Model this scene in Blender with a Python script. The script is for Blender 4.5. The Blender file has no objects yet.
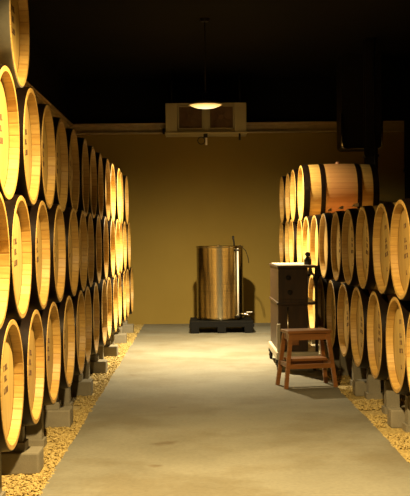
import bpy, bmesh, math, random
from mathutils import Vector, Matrix
R = math.radians
rnd = random.Random(7)
scene = bpy.context.scene
col = scene.collection

# ------------------------------------------------------------------ materials
def new_mat(name):
    m = bpy.data.materials.new(name); m.use_nodes = True
    nt = m.node_tree
    return m, nt, nt.nodes['Principled BSDF']

def N(nt, t, **kw):
    n = nt.nodes.new(t)
    for k, v in kw.items():
        setattr(n, k, v)
    return n

def math_node(nt, op, a, b=None):
    n = N(nt, 'ShaderNodeMath', operation=op)
    for i, v in enumerate((a, b)):
        if v is None: continue
        if isinstance(v, (int, float)): n.inputs[i].default_value = v
        else: nt.links.new(v, n.inputs[i])
    return n.outputs[0]

def ramp(nt, fac, stops):
    n = N(nt, 'ShaderNodeValToRGB')
    e = n.color_ramp.elements
    while len(e) < len(stops): e.new(0.5)
    for el, (p, c) in zip(e, stops):
        el.position = p; el.color = (*c, 1)
    nt.links.new(fac, n.inputs[0])
    return n.outputs[0]

def noise(nt, vec, scale, detail=3, rough=.55):
    n = N(nt, 'ShaderNodeTexNoise')
    n.inputs['Scale'].default_value = scale
    n.inputs['Detail'].default_value = detail
    n.inputs['Roughness'].default_value = rough
    if vec is not None: nt.links.new(vec, n.inputs['Vector'])
    return n.outputs['Fac']

def mapping(nt, vec, sc):
    n = N(nt, 'ShaderNodeMapping'); n.inputs['Scale'].default_value = sc
    nt.links.new(vec, n.inputs['Vector'])
    return n.outputs[0]

def mixc(nt, fac, a, b, mode='MIX'):
    n = N(nt, 'ShaderNodeMix', data_type='RGBA', blend_type=mode)
    for sock, v in ((n.inputs['Factor'], fac), (n.inputs['A'], a), (n.inputs['B'], b)):
        pass
    fs = [s for s in n.inputs if s.name == 'Factor' and s.type == 'VALUE'][0]
    A = [s for s in n.inputs if s.name == 'A' and s.type == 'RGBA'][0]
    B = [s for s in n.inputs if s.name == 'B' and s.type == 'RGBA'][0]
    for sock, v in ((fs, fac), (A, a), (B, b)):
        if isinstance(v, (int, float)): sock.default_value = v
        elif isinstance(v, tuple): sock.default_value = (*v, 1)
        else: nt.links.new(v, sock)
    return [o for o in n.outputs if o.type == 'RGBA'][0]

def bump(nt, bs, h, strength=.3, dist=.01):
    n = N(nt, 'ShaderNodeBump')
    n.inputs['Strength'].default_value = strength
    n.inputs['Distance'].default_value = dist
    nt.links.new(h, n.inputs['Height'])
    nt.links.new(n.outputs[0], bs.inputs['Normal'])

def simple(name, c, rough=.6, metal=0., var=.15, scale=12., bmp=.1):
    m, nt, bs = new_mat(name)
    tc = N(nt, 'ShaderNodeTexCoord').outputs['Object']
    f = noise(nt, tc, scale)
    lo = tuple(x * (1 - var) for x in c); hi = tuple(min(1, x * (1 + var)) for x in c)
    nt.links.new(ramp(nt, f, [(.3, lo), (.7, hi)]), bs.inputs['Base Color'])
    bs.inputs['Roughness'].default_value = rough
    bs.inputs['Metallic'].default_value = metal
    if max(c) < .03: bs.inputs['Specular IOR Level'].default_value = .2
    if bmp: bump(nt, bs, f, bmp, .005)
    return m

def wood_mat(name, dark, light, axis=0, rough=.5, stretch=12.):
    m, nt, bs = new_mat(name)
    tc = N(nt, 'ShaderNodeTexCoord').outputs['Object']
    sc = [stretch * 3] * 3; sc[axis] = stretch * .3
    f = noise(nt, mapping(nt, tc, tuple(sc)), 1.0, 4)
    nt.links.new(ramp(nt, f, [(.3, dark), (.7, light)]), bs.inputs['Base Color'])
    bs.inputs['Roughness'].default_value = rough
    bump(nt, bs, f, .12, .003)
    return m

def stave_mat():
    m, nt, bs = new_mat('oak_staves')
    tc = N(nt, 'ShaderNodeTexCoord').outputs['Object']
    sx = N(nt, 'ShaderNodeSeparateXYZ'); nt.links.new(tc, sx.inputs[0])
    ang = math_node(nt, 'ARCTAN2', sx.outputs['Z'], sx.outputs['Y'])
    u = math_node(nt, 'MULTIPLY', ang, 30 / (2 * math.pi))
    fl = math_node(nt, 'FLOOR', u)
    fr = math_node(nt, 'SUBTRACT', u, fl)
    oi = N(nt, 'ShaderNodeObjectInfo').outputs['Random']
    wn = N(nt, 'ShaderNodeTexWhiteNoise', noise_dimensions='2D')
    cv = N(nt, 'ShaderNodeCombineXYZ'); nt.links.new(fl, cv.inputs[0]); nt.links.new(oi, cv.inputs[1])
    nt.links.new(cv.outputs[0], wn.inputs['Vector'])
    base = ramp(nt, wn.outputs['Value'], [(0, (.45, .27, .068)), (.5, (.50, .315, .085)), (1, (.55, .36, .108))])
    g = noise(nt, mapping(nt, tc, (3, 60, 60)), 1.0, 4)
    gr = ramp(nt, g, [(.25, (.72, .66, .6)), (.65, (1, 1, 1))])
    c = mixc(nt, 1.0, base, gr, 'MULTIPLY')
    # wine-stained middle around the bung, a stain of the wood itself
    ax = math_node(nt, 'ABSOLUTE', sx.outputs['X'])
    big = noise(nt, tc, 4.0, 3)
    mid = math_node(nt, 'ADD', ax, math_node(nt, 'MULTIPLY', big, .10))
    st = ramp(nt, mid, [(.17, (1, 1, 1)), (.24, (0, 0, 0))])
    c = mixc(nt, math_node(nt, 'MULTIPLY', st, .62), c, (.46, .20, .085))
    # dark seams
    e = math_node(nt, 'ABSOLUTE', math_node(nt, 'SUBTRACT', fr, .5))
    seam = ramp(nt, e, [(.465, (1, 1, 1)), (.498, (.6, .48, .38))])
    c = mixc(nt, 1.0, c, seam, 'MULTIPLY')
    nt.links.new(c, bs.inputs['Base Color'])
    bs.inputs['Roughness'].default_value = .48
    bump(nt, bs, math_node(nt, 'SUBTRACT', math_node(nt, 'MULTIPLY', g, .3), math_node(nt, 'POWER', math_node(nt, 'MULTIPLY', e, 2.), 12.)), .35, .004)
    return m

def head_mat():
    m, nt, bs = new_mat('oak_head')
    tc = N(nt, 'ShaderNodeTexCoord').outputs['Object']
    sx = N(nt, 'ShaderNodeSeparateXYZ'); nt.links.new(tc, sx.inputs[0])
    u = math_node(nt, 'ADD', math_node(nt, 'MULTIPLY', sx.outputs['Y'], 1 / .085), .5)
    fl = math_node(nt, 'FLOOR', u); fr = math_node(nt, 'SUBTRACT', u, fl)
    oi = N(nt, 'ShaderNodeObjectInfo').outputs['Random']
    wn = N(nt, 'ShaderNodeTexWhiteNoise', noise_dimensions='2D')
    cv = N(nt, 'ShaderNodeCombineXYZ'); nt.links.new(fl, cv.inputs[0]); nt.links.new(oi, cv.inputs[1])
    nt.links.new(cv.outputs[0], wn.inputs['Vector'])
    base = ramp(nt, wn.outputs['Value'], [(0, (.49, .345, .105)), (1, (.56, .405, .135))])
    tint = ramp(nt, oi, [(0, (.80, .72, .64)), (.6, (1, 1, 1)), (1, (1, .95, .84))])
    c = mixc(nt, 1.0, base, tint, 'MULTIPLY')
    g = noise(nt, mapping(nt, tc, (40, 45, 3)), 1.0, 4)
    c = mixc(nt, 1.0, c, ramp(nt, g, [(.3, (.8, .76, .7)), (.65, (1, 1, 1))]), 'MULTIPLY')
    e = math_node(nt, 'ABSOLUTE', math_node(nt, 'SUBTRACT', fr, .5))
    c = mixc(nt, 1.0, c, ramp(nt, e, [(.47, (1, 1, 1)), (.5, (.6, .5, .42))]), 'MULTIPLY')
    nt.links.new(c, bs.inputs['Base Color'])
    bs.inputs['Roughness'].default_value = .55
    bump(nt, bs, g, .15, .002)
    return m

def hoop_mat():
    m, nt, bs = new_mat('hoop_steel')
    tc = N(nt, 'ShaderNodeTexCoord').outputs['Object']
    f = noise(nt, tc, 22, 4)
    nt.links.new(ramp(nt, f, [(.35, (.006, .003, .002)), (.6, (.010, .0055, .0035)), (.85, (.03, .019, .012))]), bs.inputs['Base Color'])
    bs.inputs['Metallic'].default_value = .2
    bs.inputs['Specular IOR Level'].default_value = .15
    bs.inputs['Roughness'].default_value = .4
    bump(nt, bs, f, .15, .002)
    return m

def concrete_mat(name, a, b, sc=2.5, stains=False):
    m, nt, bs = new_mat(name)
    tc = N(nt, 'ShaderNodeTexCoord').outputs['Object']
    f = noise(nt, tc, sc, 6, .6); g = noise(nt, tc, sc * 30, 3)
    c = ramp(nt, f, [(.3, a), (.68, b)])
    c = mixc(nt, 1.0, c, ramp(nt, g, [(.3, (.86, .86, .86)), (.6, (1, 1, 1))]), 'MULTIPLY')
    if stains:
        s = noise(nt, tc, 1.1, 5, .65)
        c = mixc(nt, 1.0, c, ramp(nt, s, [(.40, (.80, .75, .66)), (.54, (1, 1, 1))]), 'MULTIPLY')
        v = noise(nt, tc, 3.1, 2, .4)
        c = mixc(nt, 1.0, c, ramp(nt, v, [(.20, (.62, .48, .36)), (.27, (1, 1, 1))]), 'MULTIPLY')
    nt.links.new(c, bs.inputs['Base Color'])
    bs.inputs['Roughness'].default_value = .75
    bump(nt, bs, math_node(nt, 'ADD', f, g), .15, .006)
    return m

def plaster_mat(name, a, b):
    m, nt, bs = new_mat(name)
    tc = N(nt, 'ShaderNodeTexCoord').outputs['Object']
    f = noise(nt, tc, 1.3, 5, .6); g = noise(nt, tc, 60, 2)
    nt.links.new(ramp(nt, f, [(.3, a), (.7, b)]), bs.inputs['Base Color'])
    bs.inputs['Roughness'].default_value = .9
    bs.inputs['Specular IOR Level'].default_value = .08
    bump(nt, bs, g, .12, .003)
    return m

def gravel_mat():
    m, nt, bs = new_mat('tan_gravel')
    tc = N(nt, 'ShaderNodeTexCoord').outputs['Object']
    f = noise(nt, tc, 55, 2)
    nt.links.new(ramp(nt, f, [(.25, (.17, .108, .032)), (.5, (.36, .265, .09)), (.75, (.52, .41, .18))]), bs.inputs['Base Color'])
    bs.inputs['Roughness'].default_value = .8
    bump(nt, bs, f, .6, .02)
    return m

def tank_mat():
    m, nt, bs = new_mat('brushed_stainless')
    tc = N(nt, 'ShaderNodeTexCoord').outputs['Object']
    f = noise(nt, mapping(nt, tc, (2, 2, 90)), 1.0, 3)
    nt.links.new(ramp(nt, f, [(.3, (.28, .235, .135)), (.7, (.38, .33, .21))]), bs.inputs['Base Color'])
    bs.inputs['Metallic'].default_value = 1
    bs.inputs['Roughness'].default_value = .22
    bump(nt, bs, f, .06, .003)
    return m

def emit_mat():
    m, nt, bs = new_mat('glowing_diffuser')
    tc = N(nt, 'ShaderNodeTexCoord').outputs['Object']
    sx = N(nt, 'ShaderNodeSeparateXYZ'); nt.links.new(tc, sx.inputs[0])
    d = math_node(nt, 'SQRT', math_node(nt, 'ADD', math_node(nt, 'POWER', sx.outputs[0], 2.), math_node(nt, 'POWER', sx.outputs[1], 2.)))
    # opal glass, bulb falloff painted into the emission, dimmer towards the rim
    c = ramp(nt, math_node(nt, 'DIVIDE', d, .18), [(.0, (1, .90, .55)), (.45, (1, .80, .36)), (.8, (.62, .40, .12)), (1., (.28, .16, .04))])
    bs.inputs['Base Color'].default_value = (.5, .45, .35, 1)
    nt.links.new(c, bs.inputs['Emission Color'])
    bs.inputs['Emission Strength'].default_value = 1.5
    return m

M = dict(
    stave=stave_mat(), head=head_mat(), hoop=hoop_mat(),
    zinc=simple('galvanised_hoop', (.30, .28, .22), .5, .35, .15, 14),  # lighter grey copy of the hoop steel, lamplight painted into its colour
    ink=simple('stencil_ink', (.10, .05, .025), .8, 0, .1),
    bung=simple('bung_silicone', (.35, .16, .08), .6),
    floor=concrete_mat('concrete_floor', (.150, .144, .115), (.20, .194, .16), 1.4, True),
    block=concrete_mat('concrete_block', (.16, .142, .105), (.23, .205, .155), 6.),
    wall=plaster_mat('ochre_plaster', (.265, .185, .047), (.295, .21, .056)),
    black=plaster_mat('black_paint', (.004, .0035, .003), (.006, .005, .004)),
    gravel=gravel_mat(),
    tank=tank_mat(),
    chrome=simple('bright_steel', (.75, .72, .66), .22, 1., .05),
    blackmetal=simple('black_metal', (.014, .012, .010), .45, .3, .2),
    pallet=simple('pallet_plastic', (.0012, .001, .0009), .8, 0, .2),
    blackplastic=simple('black_plastic', (.016, .013, .011), .5, 0, .2),
    beam=simple('painted_steel', (.40, .31, .18), .55, 0, .1),
    cooler=simple('cooler_sheet', (.36, .31, .18), .5, .1, .06, 5, .03),
    grille=simple('fan_guard', (.15, .08, .035), .6, .0, .2),
    offwhite=simple('cream_base', (.42, .38, .29), .5, 0, .08),
    white=simple('white_enamel', (.78, .74, .66), .5, 0, .05),
    lampblack=simple('lamp_enamel', (.008, .006, .005), .4, .2, .1),
    glow=emit_mat(),
    stool=wood_mat('reddish_wood', (.19, .072, .018), (.30, .120, .032), 0, .42),
    cab=wood_mat('dark_walnut', (.020, .008, .003), (.046, .020, .007), 2, .4),
    cabtop=simple('worktop_laminate', (.66, .60, .50), .3, 0, .05),
    palewood=wood_mat('pale_wood', (.66, .50, .28), (.80, .64, .40), 0, .6),
    glass=simple('dark_glass', (.018, .014, .01), .15, 0, .1, 10, 0),
)

# ------------------------------------------------------------------ mesh helpers
class MB:
    def __init__(s): s.bm = bmesh.new()
    def box(s, lo, hi, mat=None, bev=0.):
        b = bmesh.new()
        bmesh.ops.create_cube(b, size=1)
        lo, hi = Vector(lo), Vector(hi)
        for v in b.verts:
            v.co = Vector(((v.co[i] + .5) * (hi[i] - lo[i]) + lo[i]) for i in range(3))
        if bev:
            bmesh.ops.bevel(b, geom=b.edges[:], offset=bev, segments=2, affect='EDGES', profile=.6)
        s._merge(b, mat); return s
    def bar(s, p, q, w, h, w2=None, h2=None):
        p, q = Vector(p), Vector(q); d = (q - p).normalized()
        up = Vector((0, 0, 1)) if abs(d.z) < .9 else Vector((0, 1, 0))
        x = d.cross(up).normalized(); y = x.cross(d)
        w2 = w if w2 is None else w2; h2 = h if h2 is None else h2
        ring = [(-1, -1), (1, -1), (1, 1), (-1, 1)]
        A = [s.bm.verts.new(p + x * a * w / 2 + y * b * h / 2) for a, b in ring]
        B = [s.bm.verts.new(q + x * a * w2 / 2 + y * b * h2 / 2) for a, b in ring]
        for i in range(4):
            j = (i + 1) % 4
            s.bm.faces.new((A[i], A[j], B[j], B[i]))
        s.bm.faces.new(A[::-1]); s.bm.faces.new(B)
        return s
    def tube(s, pts, r, seg=10, closed=False):
        pts = [Vector(p) for p in pts]; n = len(pts); rings = []
        for i, p in enumerate(pts):
            a = pts[(i - 1) % n] if (closed or i) else p
            b = pts[(i + 1) % n] if (closed or i < n - 1) else p
            d = (b - a).normalized()
            up = Vector((0, 0, 1)) if abs(d.z) < .95 else Vector((0, 1, 0))
            x = d.cross(up).normalized(); y = x.cross(d)
            rr = r[i] if isinstance(r, (list, tuple)) else r
            rings.append([s.bm.verts.new(p + (x * math.cos(t) + y * math.sin(t)) * rr) for t in [2 * math.pi * k / seg for k in range(seg)]])
        for i in range(n if closed else n - 1):
            a, b = rings[i], rings[(i + 1) % n]
            for k in range(seg):
                f = s.bm.faces.new((a[k], a[(k + 1) % seg], b[(k + 1) % seg], b[k])); f.smooth = True
        if not closed:
            s.bm.faces.new(rings[0][::-1]); s.bm.faces.new(rings[-1])
        return s
    def lathe(s, prof, seg=48, axis='Z', center=(0, 0, 0), sharp=35):
        """prof: list of (along axis, radius); radius 0 closes the end."""
        c = Vector(center)
        def P(a, r, t):
            if axis == 'Z': return c + Vector((r * math.cos(t), r * math.sin(t), a))
            if axis == 'X': return c + Vector((a, r * math.cos(t), r * math.sin(t)))
            return c + Vector((r * math.sin(t), a, r * math.cos(t)))
        rings = []
        for a, r in prof:
            if r <= 1e-6: rings.append([s.bm.verts.new(P(a, 0, 0))])
            else: rings.append([s.bm.verts.new(P(a, r, 2 * math.pi * k / seg)) for k in range(seg)])
        for i in range(len(prof) - 1):
            A, B = rings[i], rings[i + 1]
            for k in range(seg):
                j = (k + 1) % seg
                if len(A) == 1 and len(B) == 1: continue
                if len(A) == 1: f = s.bm.faces.new((A[0], B[j], B[k]))
                elif len(B) == 1: f = s.bm.faces.new((A[k], A[j], B[0]))
                else: f = s.bm.faces.new((A[k], A[j], B[j], B[k]))
                f.smooth = True
        for i in range(1, len(prof) - 1):
            d1 = Vector((prof[i][0] - prof[i-1][0], prof[i][1] - prof[i-1][1]))
            d2 = Vector((prof[i+1][0] - prof[i][0], prof[i+1][1] - prof[i][1]))
            if d1.length and d2.length and d1.angle(d2) > R(sharp) and len(rings[i]) > 1:
                for k in range(seg):
                    e = s.bm.edges.get((rings[i][k], rings[i][(k + 1) % seg]))
                    if e: e.smooth = False
        return s
    def prism(s, poly, y0, y1, plane='XZ'):
        def P(a, b, d):
            return Vector((a, d, b)) if plane == 'XZ' else (Vector((d, a, b)) if plane == 'YZ' else Vector((a, b, d)))
        A = [s.bm.verts.new(P(a, b, y0)) for a, b in poly]
        B = [s.bm.verts.new(P(a, b, y1)) for a, b in poly]
        n = len(poly)
        for i in range(n):
            j = (i + 1) % n
            s.bm.faces.new((A[i], A[j], B[j], B[i]))
        s.bm.faces.new(A[::-1]); s.bm.faces.new(B)
        return s
    def _merge(s, b, mat=None):
        me = bpy.data.meshes.new('tmp'); b.to_mesh(me); b.free()
        if mat is not None: me.transform(mat)
        s.bm.from_mesh(me); bpy.data.meshes.remove(me)
    def build(s, name, mat, parent=None, loc=None, fix=True):
        if fix: bmesh.ops.recalc_face_normals(s.bm, faces=s.bm.faces[:])
        me = bpy.data.meshes.new(name); s.bm.to_mesh(me); s.bm.free()
        me.materials.append(mat)
        o = bpy.data.objects.new(name, me); col.objects.link(o)
        if parent is not None: o.parent = parent
        if loc is not None: o.location = loc
        return o

def tag(o, label=None, cat=None, group=None, kind=None):
    if label: o['label'] = label
    if cat: o['category'] = cat
    if group: o['group'] = group
    if kind: o['kind'] = kind
    return o

def empty(name, loc, rz=0.):
    o = bpy.data.objects.new(name, None); col.objects.link(o)
    o.empty_display_size = .1
    o.location = loc; o.rotation_euler = (0, 0, rz)
    return o

def copy_tree(o, parent=None):
    c = o.copy(); col.objects.link(c)
    if parent is not None: c.parent = parent
    for ch in list(o.children): copy_tree(ch, c)
    return c

ORD = ['', 'first', 'second', 'third', 'fourth', 'fifth', 'sixth', 'seventh', 'eighth', 'ninth', 'tenth', 'eleventh', 'twelfth', 'thirteenth', 'fourteenth', 'fifteenth']
def place_word(i, n):
    if i == 0: return 'nearest the camera'
    if i == n - 1: return 'farthest from the camera'
    if i <= n // 2: return ORD[i + 1] + ' from the front'
    return ORD[n - i] + ' from the back'

# ------------------------------------------------------------------ setting
H = 1.19                    # camera height
WY = 15.2                   # back wall
XL, XR, CZ = -1.80, 3.12, 3.45
LE, RE = -.746, 1.113       # edges of the concrete path
def structure(name, mb, mat):
    return tag(mb.build(name, mat), kind='structure')

b = MB()
# slab with slightly uneven edges
ys = [-1.5 + i * (WY + 1.5) / 120 for i in range(121)]
top = []
for y in ys:
    l = LE + .004 * math.sin(y * 3.1) + .003 * math.sin(y * 9.7 + 1)
    r = RE + .004 * math.sin(y * 2.7 + 2) + .003 * math.sin(y * 8.3)
    top.append((b.bm.verts.new((l, y, 0)), b.bm.verts.new((r, y, 0)), b.bm.verts.new((r, y, -.1)), b.bm.verts.new((l, y, -.1))))
for p, q in zip(top, top[1:]):
    for k in range(4):
        b.bm.faces.new((p[k], p[(k + 1) % 4], q[(k + 1) % 4], q[k]))
b.bm.faces.new(top[0]); b.bm.faces.new(top[-1][::-1])
structure('floor', b, M['floor'])
b = MB(); b.box((XL, -1.5, -.12), (LE, WY, -.012)); b.box((RE, -1.5, -.12), (XR, WY, -.012))
structure('ground', b, M['gravel'])
structure('wall_back', MB().box((XL - .1, WY, -.1), (XR + .1, WY + .1, 2.70)), M['wall'])
structure('wall_back_upper', MB().box((XL - .1, WY, 2.70), (XR + .1, WY + .1, CZ)), M['black'])
structure('wall_left', MB().box((XL - .1, -1.5, -.1), (XL, WY, 2.70)), M['wall'])
structure('wall_left_upper', MB().box((XL - .1, -1.5, 2.70), (XL, WY, CZ)), M['black'])
structure('wall_right', MB().box((XR, -1.5, -.1), (XR + .1, WY, 2.70)), M['wall'])
structure('wall_right_upper', MB().box((XR, -1.5, 2.70), (XR + .1, WY, CZ)), M['black'])
structure('wall_front', MB().box((XL - .1, -1.6, -.1), (XR + .1, -1.5, CZ)), M['black'])
structure('ceiling', MB().box((XL - .1, -1.6, CZ), (XR + .1, WY + .1, CZ + .1)), M['black'])
# steel beams along the top of the ochre plaster (I section)
def ibeam_x(b, x0, x1, y, z0, z1):
    b.box((x0, y - .10, z1 - .022), (x1, y, z1)); b.box((x0, y - .10, z0), (x1, y, z0 + .02))
    b.box((x0, y - .05, z0 + .02), (x1, y - .035, z1 - .022))
def ibeam_y(b, x, y0, y1, z0, z1):
    b.box((x, y0, z1 - .022), (x + .10, y1, z1)); b.box((x, y0, z0), (x + .10, y1, z0 + .02))
    b.box((x + .035, y0, z0 + .02), (x + .05, y1, z1 - .022))
b = MB(); ibeam_x(b, XL, XR, WY, 2.67, 2.815); structure('trim_1', b, M['beam'])
b = MB(); ibeam_y(b, XL, 2.0, WY - .10, 2.67, 2.815); structure('trim_2', b, M['beam'])

# gravel: too many pebbles to count
KEEP = [(.62, 8.5, 1.16, 9.0)]
for i in range(15): KEEP.append((-1.7, 4.25 + .69 * i - .09, -.86, 4.25 + .69 * i + .09))
for i in range(12): KEEP.append((1.13, 5.97 + .69 * i - .10, 2.2, 5.97 + .69 * i + .10))
LBLOCK = [4.25 + .69 * (2 + 2 * i) for i in range(7)]
RBLOCK = [5.97 + .69 * (1 + 2 * i) + .170 for i in range(4)]
for y in LBLOCK: KEEP.append((-1.7, y - .10, -.815, y + .10))
for y in RBLOCK: KEEP.append((1.21 - .015 * (y - 7) - .01, y - .115, 2.2, y + .115))
def gravel():
    ico = bmesh.new(); bmesh.ops.create_icosphere(ico, subdivisions=1, radius=1)
    iv = [v.co.copy() for v in ico.verts]; iff = [[v.index for v in f.verts] for f in ico.faces]; ico.free()
    V, F = [], []
    r = random.Random(3)
    def scatter(x0, x1, y0, y1, n, s0, s1):
        for _ in range(n):
            x = r.uniform(x0, x1); y = r.uniform(y0, y1); s = r.uniform(s0, s1)
            if any(a - .022 < x < c + .022 and b - .022 < y < d + .022 for a, b, c, d in KEEP): continue
            m = Matrix.Rotation(r.uniform(0, 6.3), 3, 'Z') @ Matrix.Rotation(r.uniform(-.5, .5), 3, 'X')
            k = (s * r.uniform(.9, 1.5), s * r.uniform(.7, 1.1), s * r.uniform(.45, .75))
            o = len(V); z = -.010 + r.uniform(0, .010)
            for v in iv:
                w = m @ Vector((v.x * k[0], v.y * k[1], v.z * k[2]))
                V.append((x + w.x, y + w.y, z + w.z))
            for f in iff: F.append([o + i for i in f])
    scatter(LE - .40, LE + .004, 4.3, 9., 9000, .006, .012)
    scatter(LE - .34, LE + .004, 9., WY - .05, 5000, .008, .014)
    scatter(RE - .004, RE + .40, 5.2, 9., 7500, .006, .012)
    scatter(RE - .004, RE + .34, 9., WY - .05, 4500, .008, .014)
    me = bpy.data.meshes.new('gravel'); me.from_pydata(V, [], F); me.materials.append(M['gravel'])
    o = bpy.data.objects.new('gravel', me); col.objects.link(o)
    tag(o, 'loose tan gravel strips along both edges of the concrete path', 'gravel', kind='stuff')
gravel()

# ------------------------------------------------------------------ barrels
L, RB, RH = .80, .3115, .2960
CH = .040                                    # depth of the recessed head
def rad(x): return RB - (RB - RH) * (abs(2 * x / L)) ** 2
def make_barrel(bung=False):
    root = empty('wine_barrel', (0, 0, 0))
    prof = []
    h = L / 2
    prof += [(-h + CH + .004, rad(h) - .026), (-h, rad(h) - .022), (-h, rad(h) - .002), (-h + .002, rad(h))]
    for i in range(1, 16):
        x = -h + L * i / 16; prof.append((x, rad(x)))
    prof += [(h - .002, rad(h)), (h, rad(h) - .002), (h, rad(h) - .022), (h - CH - .004, rad(h) - .026)]
    MB().lathe(prof, 72, 'X').build('staves', M['stave'], root)
    for sgn in (1, -1):
        xf = sgn * (h - CH)
        p = [(xf, 0), (xf, rad(h) - .060), (xf + sgn * -.006, rad(h) - .0265), (xf - sgn * .024, rad(h) - .0285), (xf - sgn * .024, 0)]
        MB().lathe(p, 56, 'X').build('head', M['head'], root)
    for a, w in ((0.003, .066), (.185, .048)):
        for sgn in (1, -1):
            x0, x1 = h - a, h - a - w
            pts = [(x0, rad(x0) - .001), (x0, rad(x0) + .004), ((x0 + x1) / 2, rad((x0 + x1) / 2) + .0045), (x1, rad(x1) + .004), (x1, rad(x1) - .001)]
            MB().lathe([(sgn * x, r) for x, r in pts], 72, 'X').build('hoop', M['hoop'], root)
    if bung:
        MB().lathe([(-.01, 0), (-.01, .028), (.016, .024), (.020, .020), (.020, 0)], 20, 'Z', (0, 0, RB)).build('bung', M['bung'], root)
    return root
def stencil(kind):
    """Short rows of worn stencil strokes on the front head, one part per row."""
    r = random.Random(40 + kind); x = L / 2 - CH + .0004; out = []
    rows = [(.060, 3), (.010, 2), (-.045, 3)] if kind == 0 else [(.13, 2), (.045, 2), (.000, 2), (-.050, 3), (-.15, 1)]
    for z, n in rows:
        b = MB()
        for k in range(n):
            y = (.030 if kind == 0 else -.012) + (k - (n - 1) / 2) * .034
            hh = .028
            t = r.randrange(4)
            b.box((x - .001, y - .011, z), (x + .0012, y - .003, z + hh))
            if t in (0, 2): b.box((x - .001, y + .004, z), (x + .0012, y + .011, z + hh))
            if t in (0, 1): b.box((x - .001, y - .004, z), (x + .0012, y + .011, z + .007))
            if t in (2, 3): b.box((x - .001, y - .004, z + hh - .007), (x + .0012, y + .006, z + hh))
        o = b.build('stencil_mark', M['ink']); col.objects.unlink(o); out.append(o)
    return out
proto = make_barrel()
proto_bung = make_barrel(True)
st_objs = [stencil(0), stencil(1)]
def put_barrel(src, x, y, z, rz, label, group, mark=None):
    c = copy_tree(src)
    c.location = (x, y, z)
    c.rotation_euler = (R(rnd.uniform(-9, 9)), 0, rz + R(rnd.uniform(-.6, .6)))
    if mark is not None:
        for m in st_objs[mark]:
            q = m.copy(); col.objects.link(q); q.parent = c
    tag(c, label, 'barrel', group)
    return c
def drop(o):
    for ch in list(o.children): drop(ch)
    bpy.data.objects.remove(o)

AL = .833
ZROW = dict(bottom=H - .655, third=H - .078, second=H + .480, top=H + 1.030)
P = .69
def left_row(row, y0, n, group):
    for i in range(n):
        y = y0 + P * i + rnd.uniform(-.004, .004)
        x = -AL - L / 2 + rnd.uniform(-.012, .012)
        if row == 'top':
            lab = 'dim oak wine barrel high in top left corner, only one in the topmost left row'
        else:
            rn = {'bottom': 'bottom row', 'third': 'second row up', 'second': 'third row up'}[row]
            lab = 'oak wine barrel in %s of left stack, %s' % (rn, place_word(i, n))
        c = put_barrel(proto, x + (.006 if row == 'top' else 0), y, ZROW[row], 0, lab, group, 0 if y < 9.5 else None)
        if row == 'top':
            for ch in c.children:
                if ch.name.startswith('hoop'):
                    ch.material_slots[0].link = 'OBJECT'; ch.material_slots[0].material = M['zinc']  # topmost left barrel gets the hoop colour with light painted in
left_row('bottom', 4.94, 14, 'barrels in the bottom row on the left')
left_row('third', 4.53, 14, 'barrels in the second row up on the left')
left_row('second', 4.82, 13, 'barrels in the third row up on the left')
left_row('top', 5.13, 1, None)

def xr(y): return 1.21 - .015 * (y - 7)
RZ = math.pi + math.atan(.015)
def right_row(row, y0, n, z, dx, group, src):
    for i in range(n):
        y = y0 + P * i + rnd.uniform(-.004, .004)
        x = xr(y) + dx + L / 2 + rnd.uniform(-.012, .012)
        if row == 'top':
            lab = 'oak wine barrel lying on top of right stack, %s' % place_word(i, n)
        else:
            lab = 'oak wine barrel in %s of right stack, %s' % (row, place_word(i, n))
        put_barrel(src, x, y, z, RZ, lab, group, 1 if (y < 9.5 and row != 'top') else None)
right_row('bottom row', 5.97, 12, H - .667, 0, 'barrels in the bottom row on the right', proto)
right_row('upper full row', 6.42, 12, H - .075, 0, 'barrels in the upper full row on the right', proto)
right_row('top', 11.595, 4, H + .482, -.02, 'barrels lying on top of the right stack', proto_bung)
drop(proto); drop(proto_bung)
for o in st_objs[0] + st_objs[1]: bpy.data.objects.remove(o)

# concrete cradles under the bottom barrels, and base blocks between them
ZB = H - .667
def cradle_mb(zb=-.012, ZB=H - .667):
    b = MB()
    for x0, x1 in ((.075, .165), (L - .165, L - .075)):
        xm = L / 2 - (x0 + .5 * (x1 - x0)); r = max(rad(L / 2 - x0), rad(L / 2 - x1)) + .0045
        zt = lambda y: ZB - math.sqrt(max(0, r * r - y * y)) - .001
        w = .030
        poly = [(-.055, zb), (.055, zb), (w, zt(w))] + [(w - 2 * w * k / 8, zt(w - 2 * w * k / 8)) for k in range(1, 8)] + [(-w, zt(w))]
        b.prism(poly, -x0, -x1, 'YZ')
    b.box((-(L - .06), -.06, zb), (-.06, .06, zb + .045))
    return b
cr = cradle_mb().build('concrete_cradle', M['block'])
crl = cradle_mb(ZB=H - .655).build('concrete_cradle', M['block'])
cr2 = cradle_mb(.103, H - .655).build('concrete_cradle', M['block'])
def block_mb():
    b = MB()
    b.box((-.80, -.095, -.012), (0, .095, .102), bev=.010)
    return b
bl = block_mb().build('concrete_block', M['block'])
def put(src, loc, rz, label, cat, group):
    o = src.copy(); col.objects.link(o); o.location = loc; o.rotation_euler = (0, 0, rz)
    return tag(o, label, cat, group)
for i in range(14):
    put(cr2 if i % 2 == 1 else crl, (-AL, 4.94 + P * i, 0), 0, 'grey concrete cradle under left bottom barrel %s' % place_word(i, 14), 'cradle', 'concrete cradles under the left barrels')
for i in range(12):
    y = 5.97 + P * i
    put(cr, (xr(y), y, 0), RZ, 'grey concrete cradle under right bottom barrel %s' % place_word(i, 12), 'cradle', 'concrete cradles under the right barrels')
for i, y in enumerate(LBLOCK):
    put(bl, (-.818, y, 0), 0, 'grey concrete sleeper block jutting from under left barrels, %s' % place_word(i, 7), 'block', 'concrete blocks along the left gravel')
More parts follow.
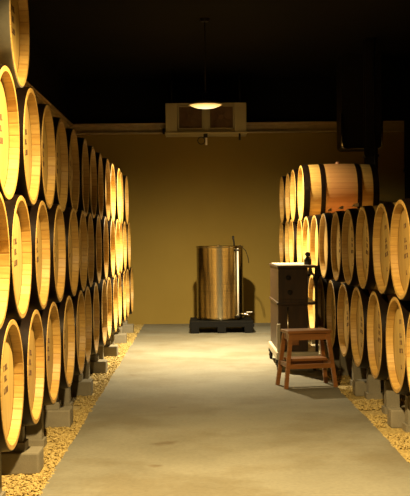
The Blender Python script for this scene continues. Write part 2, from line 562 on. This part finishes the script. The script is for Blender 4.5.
for i, y in enumerate(RBLOCK):
    put(bl, (1.21 - .015 * (y - 7) - .0, y, 0), RZ, 'grey concrete sleeper block jutting from under right barrels, %s' % place_word(i, 4), 'block', 'concrete blocks along the right gravel').scale = (1, .68, 1)
bpy.data.objects.remove(cr); bpy.data.objects.remove(cr2); bpy.data.objects.remove(crl); bpy.data.objects.remove(bl)

# wooden wedges lying on the right-hand barrels
wd = MB().prism([(.016, 0), (-.016, 0), (-.016, .010), (.004, .026), (.016, .026)], -.045, .045, 'XZ').build('wooden_wedge', M['palewood'])
for i, (k, dx) in enumerate(((3, .07), (4, .06), (5, .06), (8, .07))):
    y = 6.42 + P * k
    put(wd, (xr(y) + dx, y + .0, H - .075 + RB + .006), R(4 - 5 * i), 'pale wooden wedge on top of the right upper full row, %s' % place_word(i, 4), 'wedge', 'wedges on the right barrels')
bpy.data.objects.remove(wd)

# ------------------------------------------------------------------ steel tank on its pallet
TX, TY = .305, 13.98
t = empty('plastic_pallet', (TX + .01, TY, 0))
tag(t, 'low black pallet under the steel tank by the back wall', 'pallet')
b = MB()
for k in range(7):
    y = -.38 + k * .114
    b.box((-.40, y, .105), (.40, y + .085, .150), bev=.006)
b.box((-.41, -.39, .075), (.41, -.33, .112), bev=.004); b.box((-.41, .34, .075), (.41, .40, .112), bev=.004); b.box((-.41, -.03, .075), (.41, .03, .112), bev=.004)
b.build('deck', M['pallet'], t)
for x in (-.34, 0, .34):
    for y in (-.34, 0, .34):
        MB().box((x - .055, y - .05, 0), (x + .055, y + .05, .080), bev=.01).build('foot', M['pallet'], t)
t = empty('steel_tank', (TX, TY, .150))
tag(t, 'cylindrical stainless steel wine tank with a level tube standing on black pallet', 'tank')
RT, HT = .300, .945
b = MB().lathe([(.03, 0), (0, .05), (0, RT - .01), (.008, RT), (.03, RT + .004), (.04, RT), (HT - .02, RT), (HT - .012, RT + .007), (HT, RT + .007), (HT + .004, RT), (HT - .01, RT - .008), (HT - .06, RT - .008)], 80)
b.build('tank_body', M['tank'], t)
b = MB().lathe([(HT - .06, RT - .010), (HT - .045, RT - .02), (HT - .03, .12), (HT - .025, 0)], 64); b.build('lid', M['tank'], t)
MB().lathe([(HT - .03, .02), (HT + .012, .022), (HT + .018, .015), (HT + .02, 0)], 20, 'Z', (-.02, -RT + .03, 0)).build('lid_clamp', M['chrome'], t)
MB().tube([(.225, -.235, .05), (.225, -.235, HT - .03)], .011, 12).build('level_tube', M['white'], t)
for z in (.05, HT - .05): MB().box((.195, -.252, z - .012), (.245, -.190, z + .012), bev=.003).build('tube_bracket', M['blackmetal'], t)
MB().tube([(.185, -.20, HT - .04), (.18, -.20, HT + .05), (.172, -.20, HT + .09), (.170, -.20, HT + .13)], [.010, .010, .013, .014], 10).build('air_pump_handle', M['blackmetal'], t)
MB().tube([(.20, -.2, HT - .01), (.26, -.19, HT + .01), (.33, -.17, HT - .06), (.36, -.15, HT - .15), (.37, -.15, HT - .22)], .005, 8).build('hose', M['blackplastic'], t)
b = MB().tube([(.25, -.17, .075), (.34, -.235, .075)], .020, 14); b.tube([(.34, -.235, .085), (.34, -.235, .06)], .026, 14)
v = b.build('outlet_valve', M['chrome'], t)
MB().bar((.33, -.245, .105), (.40, -.23, .105), .022, .008).build('valve_lever', M['white'], v)
MB().lathe([(0, 0), (0, .022), (.02, .022), (.026, .012), (.026, 0)], 20, 'Z', (0, -RT - .002, .008)).build('drain_plug', M['chrome'], t)

# ------------------------------------------------------------------ dark cart
CX0, CX1, CY0, CY1 = .730, 1.085, 9.66, 10.72
t = empty('equipment_cart', ((CX0 + CX1) / 2, (CY0 + CY1) / 2, 0))
tag(t, 'dark wooden equipment cart on casters beside the right barrels', 'cart')
w, d = (CX1 - CX0) / 2, (CY1 - CY0) / 2
b = MB(); b.box((-w - .005, -d - .01, .922), (w + .005, d + .01, .942), bev=.004); b.build('top_rim', M['cab'], t)
MB().box((-w + .02, -d + .02, .9418), (w - .03, d - .02, .9460), bev=.001).build('top_surface', M['cabtop'], t)
cab = MB().box((-w + .004, -d + .01, .612), (w - .085, d - .01, .922), bev=.004).build('upper_cabinet', M['cab'], t)
dr = MB().box((-w + .018, -d + .000, .640), (w - .100, -d + .012, .912), bev=.003).build('door', M['cab'], t)
for x, z in ((-.085, .835), (-.070, .705)):
    MB().lathe([(0, 0), (0, .018), (-.014, .022), (-.022, .016), (-.024, 0)], 18, 'Y', (x, -d, z)).build('knob', M['blackmetal'], dr)
MB().box((-w - .008, -d + .018, .590), (w - .0, d, .612), bev=.004).build('shelf', M['cab'], t)
MB().box((-w + .002, -d + .04, .170), (w - .085, d - .03, .598), bev=.006).build('lower_cabinet', M['cab'], t)
MB().tube([(-.09, -d + .025, .16), (-.09, -d + .025, .58)], .009, 10).build('pipe', M['chrome'], t)
MB().box((-w + .075, -d + .025, .225), (-w + .185, -d + .05, .285), bev=.004).build('drawer_front', M['stool'], t)
for x in (w - .012,):
    for y in (-d + .008, d - .012):
        MB().box((x - .012, y - .012, .12), (x + .012, y + .012, .922)).build('post', M['blackmetal'], t)
MB().box((-w - .012, -d + .0, .12), (-w + .018, -d + .036, .420), bev=.003).build('front_post', M['offwhite'], t)
b = MB(); b.box((-w - .02, -d - .02, .100), (w + .005, d + .01, .170), bev=.012); b.build('base', M['offwhite'], t)
for x in (-w + .0, w - .03):
    for y in (-d + .03, d - .05):
        c = MB().box((x - .022, y - .028, .078), (x + .022, y + .028, .100)).tube([(x - .018, y, .044), (x + .018, y, .044)], .010, 10).build('caster', M['blackmetal'], t)
        MB().lathe([(-.014, 0), (-.014, .038), (-.010, .044), (.010, .044), (.014, .038), (.014, 0)], 24, 'X', (x, y, .044)).build('wheel', M['blackplastic'], c)
# small dark bottle on the cart
t = empty('bottle', (1.015, 9.82, .9460))
tag(t, 'small black bottle with a round stopper standing on the dark cart', 'bottle')
MB().lathe([(0, 0), (0, .033), (.006, .035), (.050, .035), (.066, .018), (.074, .015), (.074, 0)], 28).build('bottle_body', M['glass'], t)
MB().lathe([(.074, 0), (.074, .012), (.082, .020), (.096, .026), (.110, .020), (.117, .008), (.118, 0)], 22).build('stopper', M['blackplastic'], t)

# ------------------------------------------------------------------ step stool
t = empty('step_stool', (.876, 8.67, 0), R(11))
tag(t, 'reddish wooden step stool with splayed legs on the concrete path', 'stool')
HS = .455
MB().box((-.180, -.115, HS - .024), (.180, .115, HS), bev=.005).build('seat', M['stool'], t)
tops = {}
for sx in (-1, 1):
    for sy in (-1, 1):
        p = Vector((sx * .205, sy * .128, 0)); q = Vector((sx * .152, sy * .092, HS - .024))
        tops[sx, sy] = (p, q)
        MB().bar(p, q, .030, .025, .032, .027).build('leg', M['stool'], t)
def at(sx, sy, z):
    p, q = tops[sx, sy]; return p.lerp(q, z / (HS - .024))
for sy in (-1, 1):
    MB().bar(at(-1, sy, HS - .052), at(1, sy, HS - .052), .018, .048).build('apron', M['stool'], t)
    MB().bar(at(-1, sy, .172), at(1, sy, .172), .018, .036).build('rail', M['stool'], t)
for sx in (-1, 1):
    MB().bar(at(sx, -1, HS - .052), at(sx, 1, HS - .052), .018, .048).build('apron', M['stool'], t)
    MB().bar(at(sx, -1, .185), at(sx, 1, .185), .018, .036).build('rail', M['stool'], t)
MB().box((-.160, -.060, .208), (.160, .100, .228), bev=.004).build('tread', M['stool'], t)

# ------------------------------------------------------------------ evaporator cooler over the back wall
t = empty('air_cooler', (.150, 14.3, 2.607))
tag(t, 'pale twin-fan air cooler hanging under black ceiling above the back wall', 'air cooler')
W, HC, DC = .535, .385, .48
b = MB()
b.box((-W, 0, 0), (-W + .155, DC, HC), bev=.006); b.box((W - .155, 0, 0), (W, DC, HC), bev=.006)
b.box((-W + .15, .02, HC - .03), (W - .15, DC, HC)); b.box((-W + .15, .02, .0), (W - .15, DC, .03))
b.box((-W + .15, .10, .02), (W - .15, DC, HC - .02)); b.box((-.028, .015, .02), (.028, .11, HC - .02))
b.build('housing', M['cooler'], t)
MB().box((-W - .01, -.02, -.022), (W + .01, DC, .0), bev=.006).build('drip_tray', M['cooler'], t)
for sx in (-1, 1):
    cx, cz = sx * .205, HC / 2 + .003
    b = MB()
    hw, hh = .165, .155
    b.box((cx - hw, .012, cz - hh), (cx + hw, .03, cz - hh + .014)); b.box((cx - hw, .012, cz + hh - .014), (cx + hw, .03, cz + hh))
    b.box((cx - hw, .012, cz - hh), (cx - hw + .014, .03, cz + hh)); b.box((cx + hw - .014, .012, cz - hh), (cx + hw, .03, cz + hh))
    fr = b.build('fan_frame', M['cooler'], t)
    b = MB().box((cx - hw + .01, .085, cz - hh + .01), (cx + hw - .01, .099, cz + hh - .01)); b.build('fan_backing', M['grille'], fr)
    b = MB()
    for rr in (.04, .065, .09, .115, .14):
        b.tube([(cx + rr * math.cos(a), .024, cz + rr * math.sin(a)) for a in [2 * math.pi * k / 32 for k in range(32)]], .003, 6, True)
    for k in range(8):
        a = math.pi / 4 * k
        b.bar((cx + .03 * math.cos(a), .024, cz + .03 * math.sin(a)), (cx + .145 * math.cos(a), .024, cz + .145 * math.sin(a)), .005, .005)
    b.build('fan_guard', M['grille'], fr)
    b = MB().lathe([(.04, 0), (.04, .034), (.08, .036), (.08, 0)], 20, 'Y', (cx, 0, cz))
    for k in range(5):
        a = 2 * math.pi * k / 5 + .3
        u = Vector((math.cos(a), 0, math.sin(a))); v = Vector((-math.sin(a), 0, math.cos(a)))
        c = Vector((cx, .06, cz)); vs = []
        for rr, ww, tw in ((.03, .022, .012), (.08, .045, .010), (.132, .055, .006)):
            vs.append([c + u * rr - v * ww + Vector((0, tw, 0)), c + u * rr + v * ww - Vector((0, tw, 0))])
        for i in range(2):
            f = [b.bm.verts.new(p) for p in (vs[i][0], vs[i][1], vs[i + 1][1], vs[i + 1][0])]
            b.bm.faces.new(f)
            f = [b.bm.verts.new(p + Vector((0, .003, 0))) for p in (vs[i][0], vs[i][1], vs[i + 1][1], vs[i + 1][0])]
            b.bm.faces.new(f)
    b.build('fan', M['grille'], fr)
for sx in (-1, 1):
    for y in (.06, DC - .06):
        MB().tube([(sx * (W - .08), y, HC - .01), (sx * (W - .08), y, CZ - 2.607)], .007, 8).build('hanger_rod', M['blackmetal'], t)
MB().tube([(.0, .03, -.015), (.0, .03, -.17)], .013, 12).build('drain_pipe', M['white'], t)
MB().box((-.035, .01, -.075), (.018, .05, -.022), bev=.006).build('drain_fitting', M['blackplastic'], t)
MB().tube([(.445, .03, -.015), (.445, .03, -.11)], .014, 10).build('sensor', M['blackplastic'], t)
MB().tube([(-.065 + .047 * math.cos(a), .03, -.112 + .047 * math.sin(a)) for a in [2 * math.pi * k / 28 for k in range(28)]] , .006, 8, True).build('cable_loop', M['blackplastic'], t)
MB().box((-.60, .75, .05), (-.50, .80, .13), bev=.01).build('cable_box', M['blackplastic'], t)
MB().tube([(-.55, .77, .09), (-.52, .5, .10), (-.50, .3, .12)], .010, 8).build('supply_cable', M['blackplastic'], t)

# ------------------------------------------------------------------ pendant lamp over the aisle
LX, LY, LZ = .114, 11.1, H + 1.378
t = empty('pendant_lamp', (LX, LY, LZ))
tag(t, 'glowing saucer pendant lamp hanging in front of the air cooler', 'lamp')
MB().lathe([(-.040, 0), (-.038, .05), (-.030, .10), (-.014, .145), (-.002, .162)], 48).build('diffuser', M['glow'], t)
MB().lathe([(-.004, .162), (-.004, .172), (.006, .172), (.016, .150), (.034, .09), (.046, .04), (.046, 0)], 48).build('lamp_shade', M['cooler'], t)
MB().lathe([(.044, .0), (.044, .036), (.12, .034), (.13, .01), (.13, 0)], 24).build('lamp_holder', M['lampblack'], t)
MB().tube([(0, 0, .12), (0, 0, CZ - LZ)], .005, 8).build('cord', M['blackplastic'], t)
MB().lathe([(CZ - LZ - .03, 0), (CZ - LZ - .03, .04), (CZ - LZ - .005, .055), (CZ - LZ, .055), (CZ - LZ, 0)], 24).build('ceiling_rose', M['lampblack'], t)

# ------------------------------------------------------------------ ventilation duct and columns on the right
t = empty('ventilation_duct', (2.06, 13.3, 2.275))
tag(t, 'black ventilation duct with rounded steel edge dropping from ceiling above right barrels', 'duct')
def rrect(hw, z0, z1, r, n=6):
    pts = [(-hw, z1)]
    for k in range(n + 1):
        a = math.pi + k * (math.pi / 2) / n; pts.append((-hw + r + r * math.cos(a), z0 + r + r * math.sin(a)))
    for k in range(n + 1):
        a = 1.5 * math.pi + k * (math.pi / 2) / n; pts.append((hw - r + r * math.cos(a), z0 + r + r * math.sin(a)))
    pts.append((hw, z1)); return pts
b = MB().prism(rrect(.245, .012, CZ - 2.275, .055), 0, .50, 'XZ'); b.build('duct_body', M['blackmetal'], t)
MB().tube([(x, -.006, z) for x, z in rrect(.245, .012, .45, .055)], .015, 10).build('edge_trim', M['chrome'], t)
def column(x, y, wd, label):
    t = empty('steel_column', (x, y, 0))
    tag(t, label, 'column', 'black steel columns on the right')
    b = MB(); h = wd / 2
    b.box((-h, -h, -.02), (h, -h + .016, CZ)); b.box((-h, h - .016, -.02), (h, h, CZ)); b.box((-.008, -h + .016, -.02), (.008, h - .016, CZ))
    b.build('column_shaft', M['blackmetal'], t)
    MB().box((-h - .05, -h - .05, -.02), (h + .05, h + .05, .004)).build('base_plate', M['blackmetal'], t)
    MB().box((-h - .014, -h - .012, 2.10), (h + .014, h + .012, 2.13), bev=.003).build('collar', M['blackmetal'], t)
    MB().tube([(h * .5, -h - .012, 0), (h * .5, -h - .012, CZ)], .010, 8).build('conduit', M['blackmetal'], t)
column(2.005, 12.3, .135, 'black steel column behind the top barrels of right stack')
column(3.00, 15.0, .15, 'black steel column in far right corner at the picture edge')

# ------------------------------------------------------------------ light
def spot(name, loc, power, ang, blend, radius, c):
    l = bpy.data.lights.new(name, 'SPOT'); l.energy = power; l.spot_size = R(ang); l.spot_blend = blend
    l.shadow_soft_size = radius; l.color = c
    o = bpy.data.objects.new(name, l); col.objects.link(o); o.location = loc
    return o
WARM = (1.0, .715, .305)
spot('lamp_light', (LX, LY, LZ - .11), 1620, 154, 1.0, .04, (1., .79, .43)).rotation_euler = (R(12), 0, 0)
spot('near_lamp_light', (.0, 4.55, 2.60), 1230, 148, 1.0, .05, WARM).rotation_euler = (R(4), R(-3), 0)
wld = bpy.data.worlds.new('world'); scene.world = wld; wld.use_nodes = True
wld.node_tree.nodes['Background'].inputs[0].default_value = (.02, .012, .005, 1)
wld.node_tree.nodes['Background'].inputs[1].default_value = .2

# ------------------------------------------------------------------ camera
cd = bpy.data.cameras.new('camera'); cam = bpy.data.objects.new('camera', cd); col.objects.link(cam)
F = 1080.
cd.sensor_fit = 'HORIZONTAL'; cd.sensor_width = 36; cd.lens = 36 * F / 410
cam.location = (0, 0, H)
yaw, pitch, roll = math.atan(9 / F), math.atan(9 / F), R(.6)
m = Matrix.Rotation(-yaw, 3, 'Z') @ Matrix.Rotation(math.pi / 2 - pitch, 3, 'X') @ Matrix.Rotation(-roll, 3, 'Z')
cam.rotation_euler = m.to_euler()
cd.clip_end = 60
scene.camera = cam
scene.view_settings.view_transform = 'Standard'
scene.view_settings.look = 'None'
scene.view_settings.exposure = 0
scene.view_settings.gamma = 1
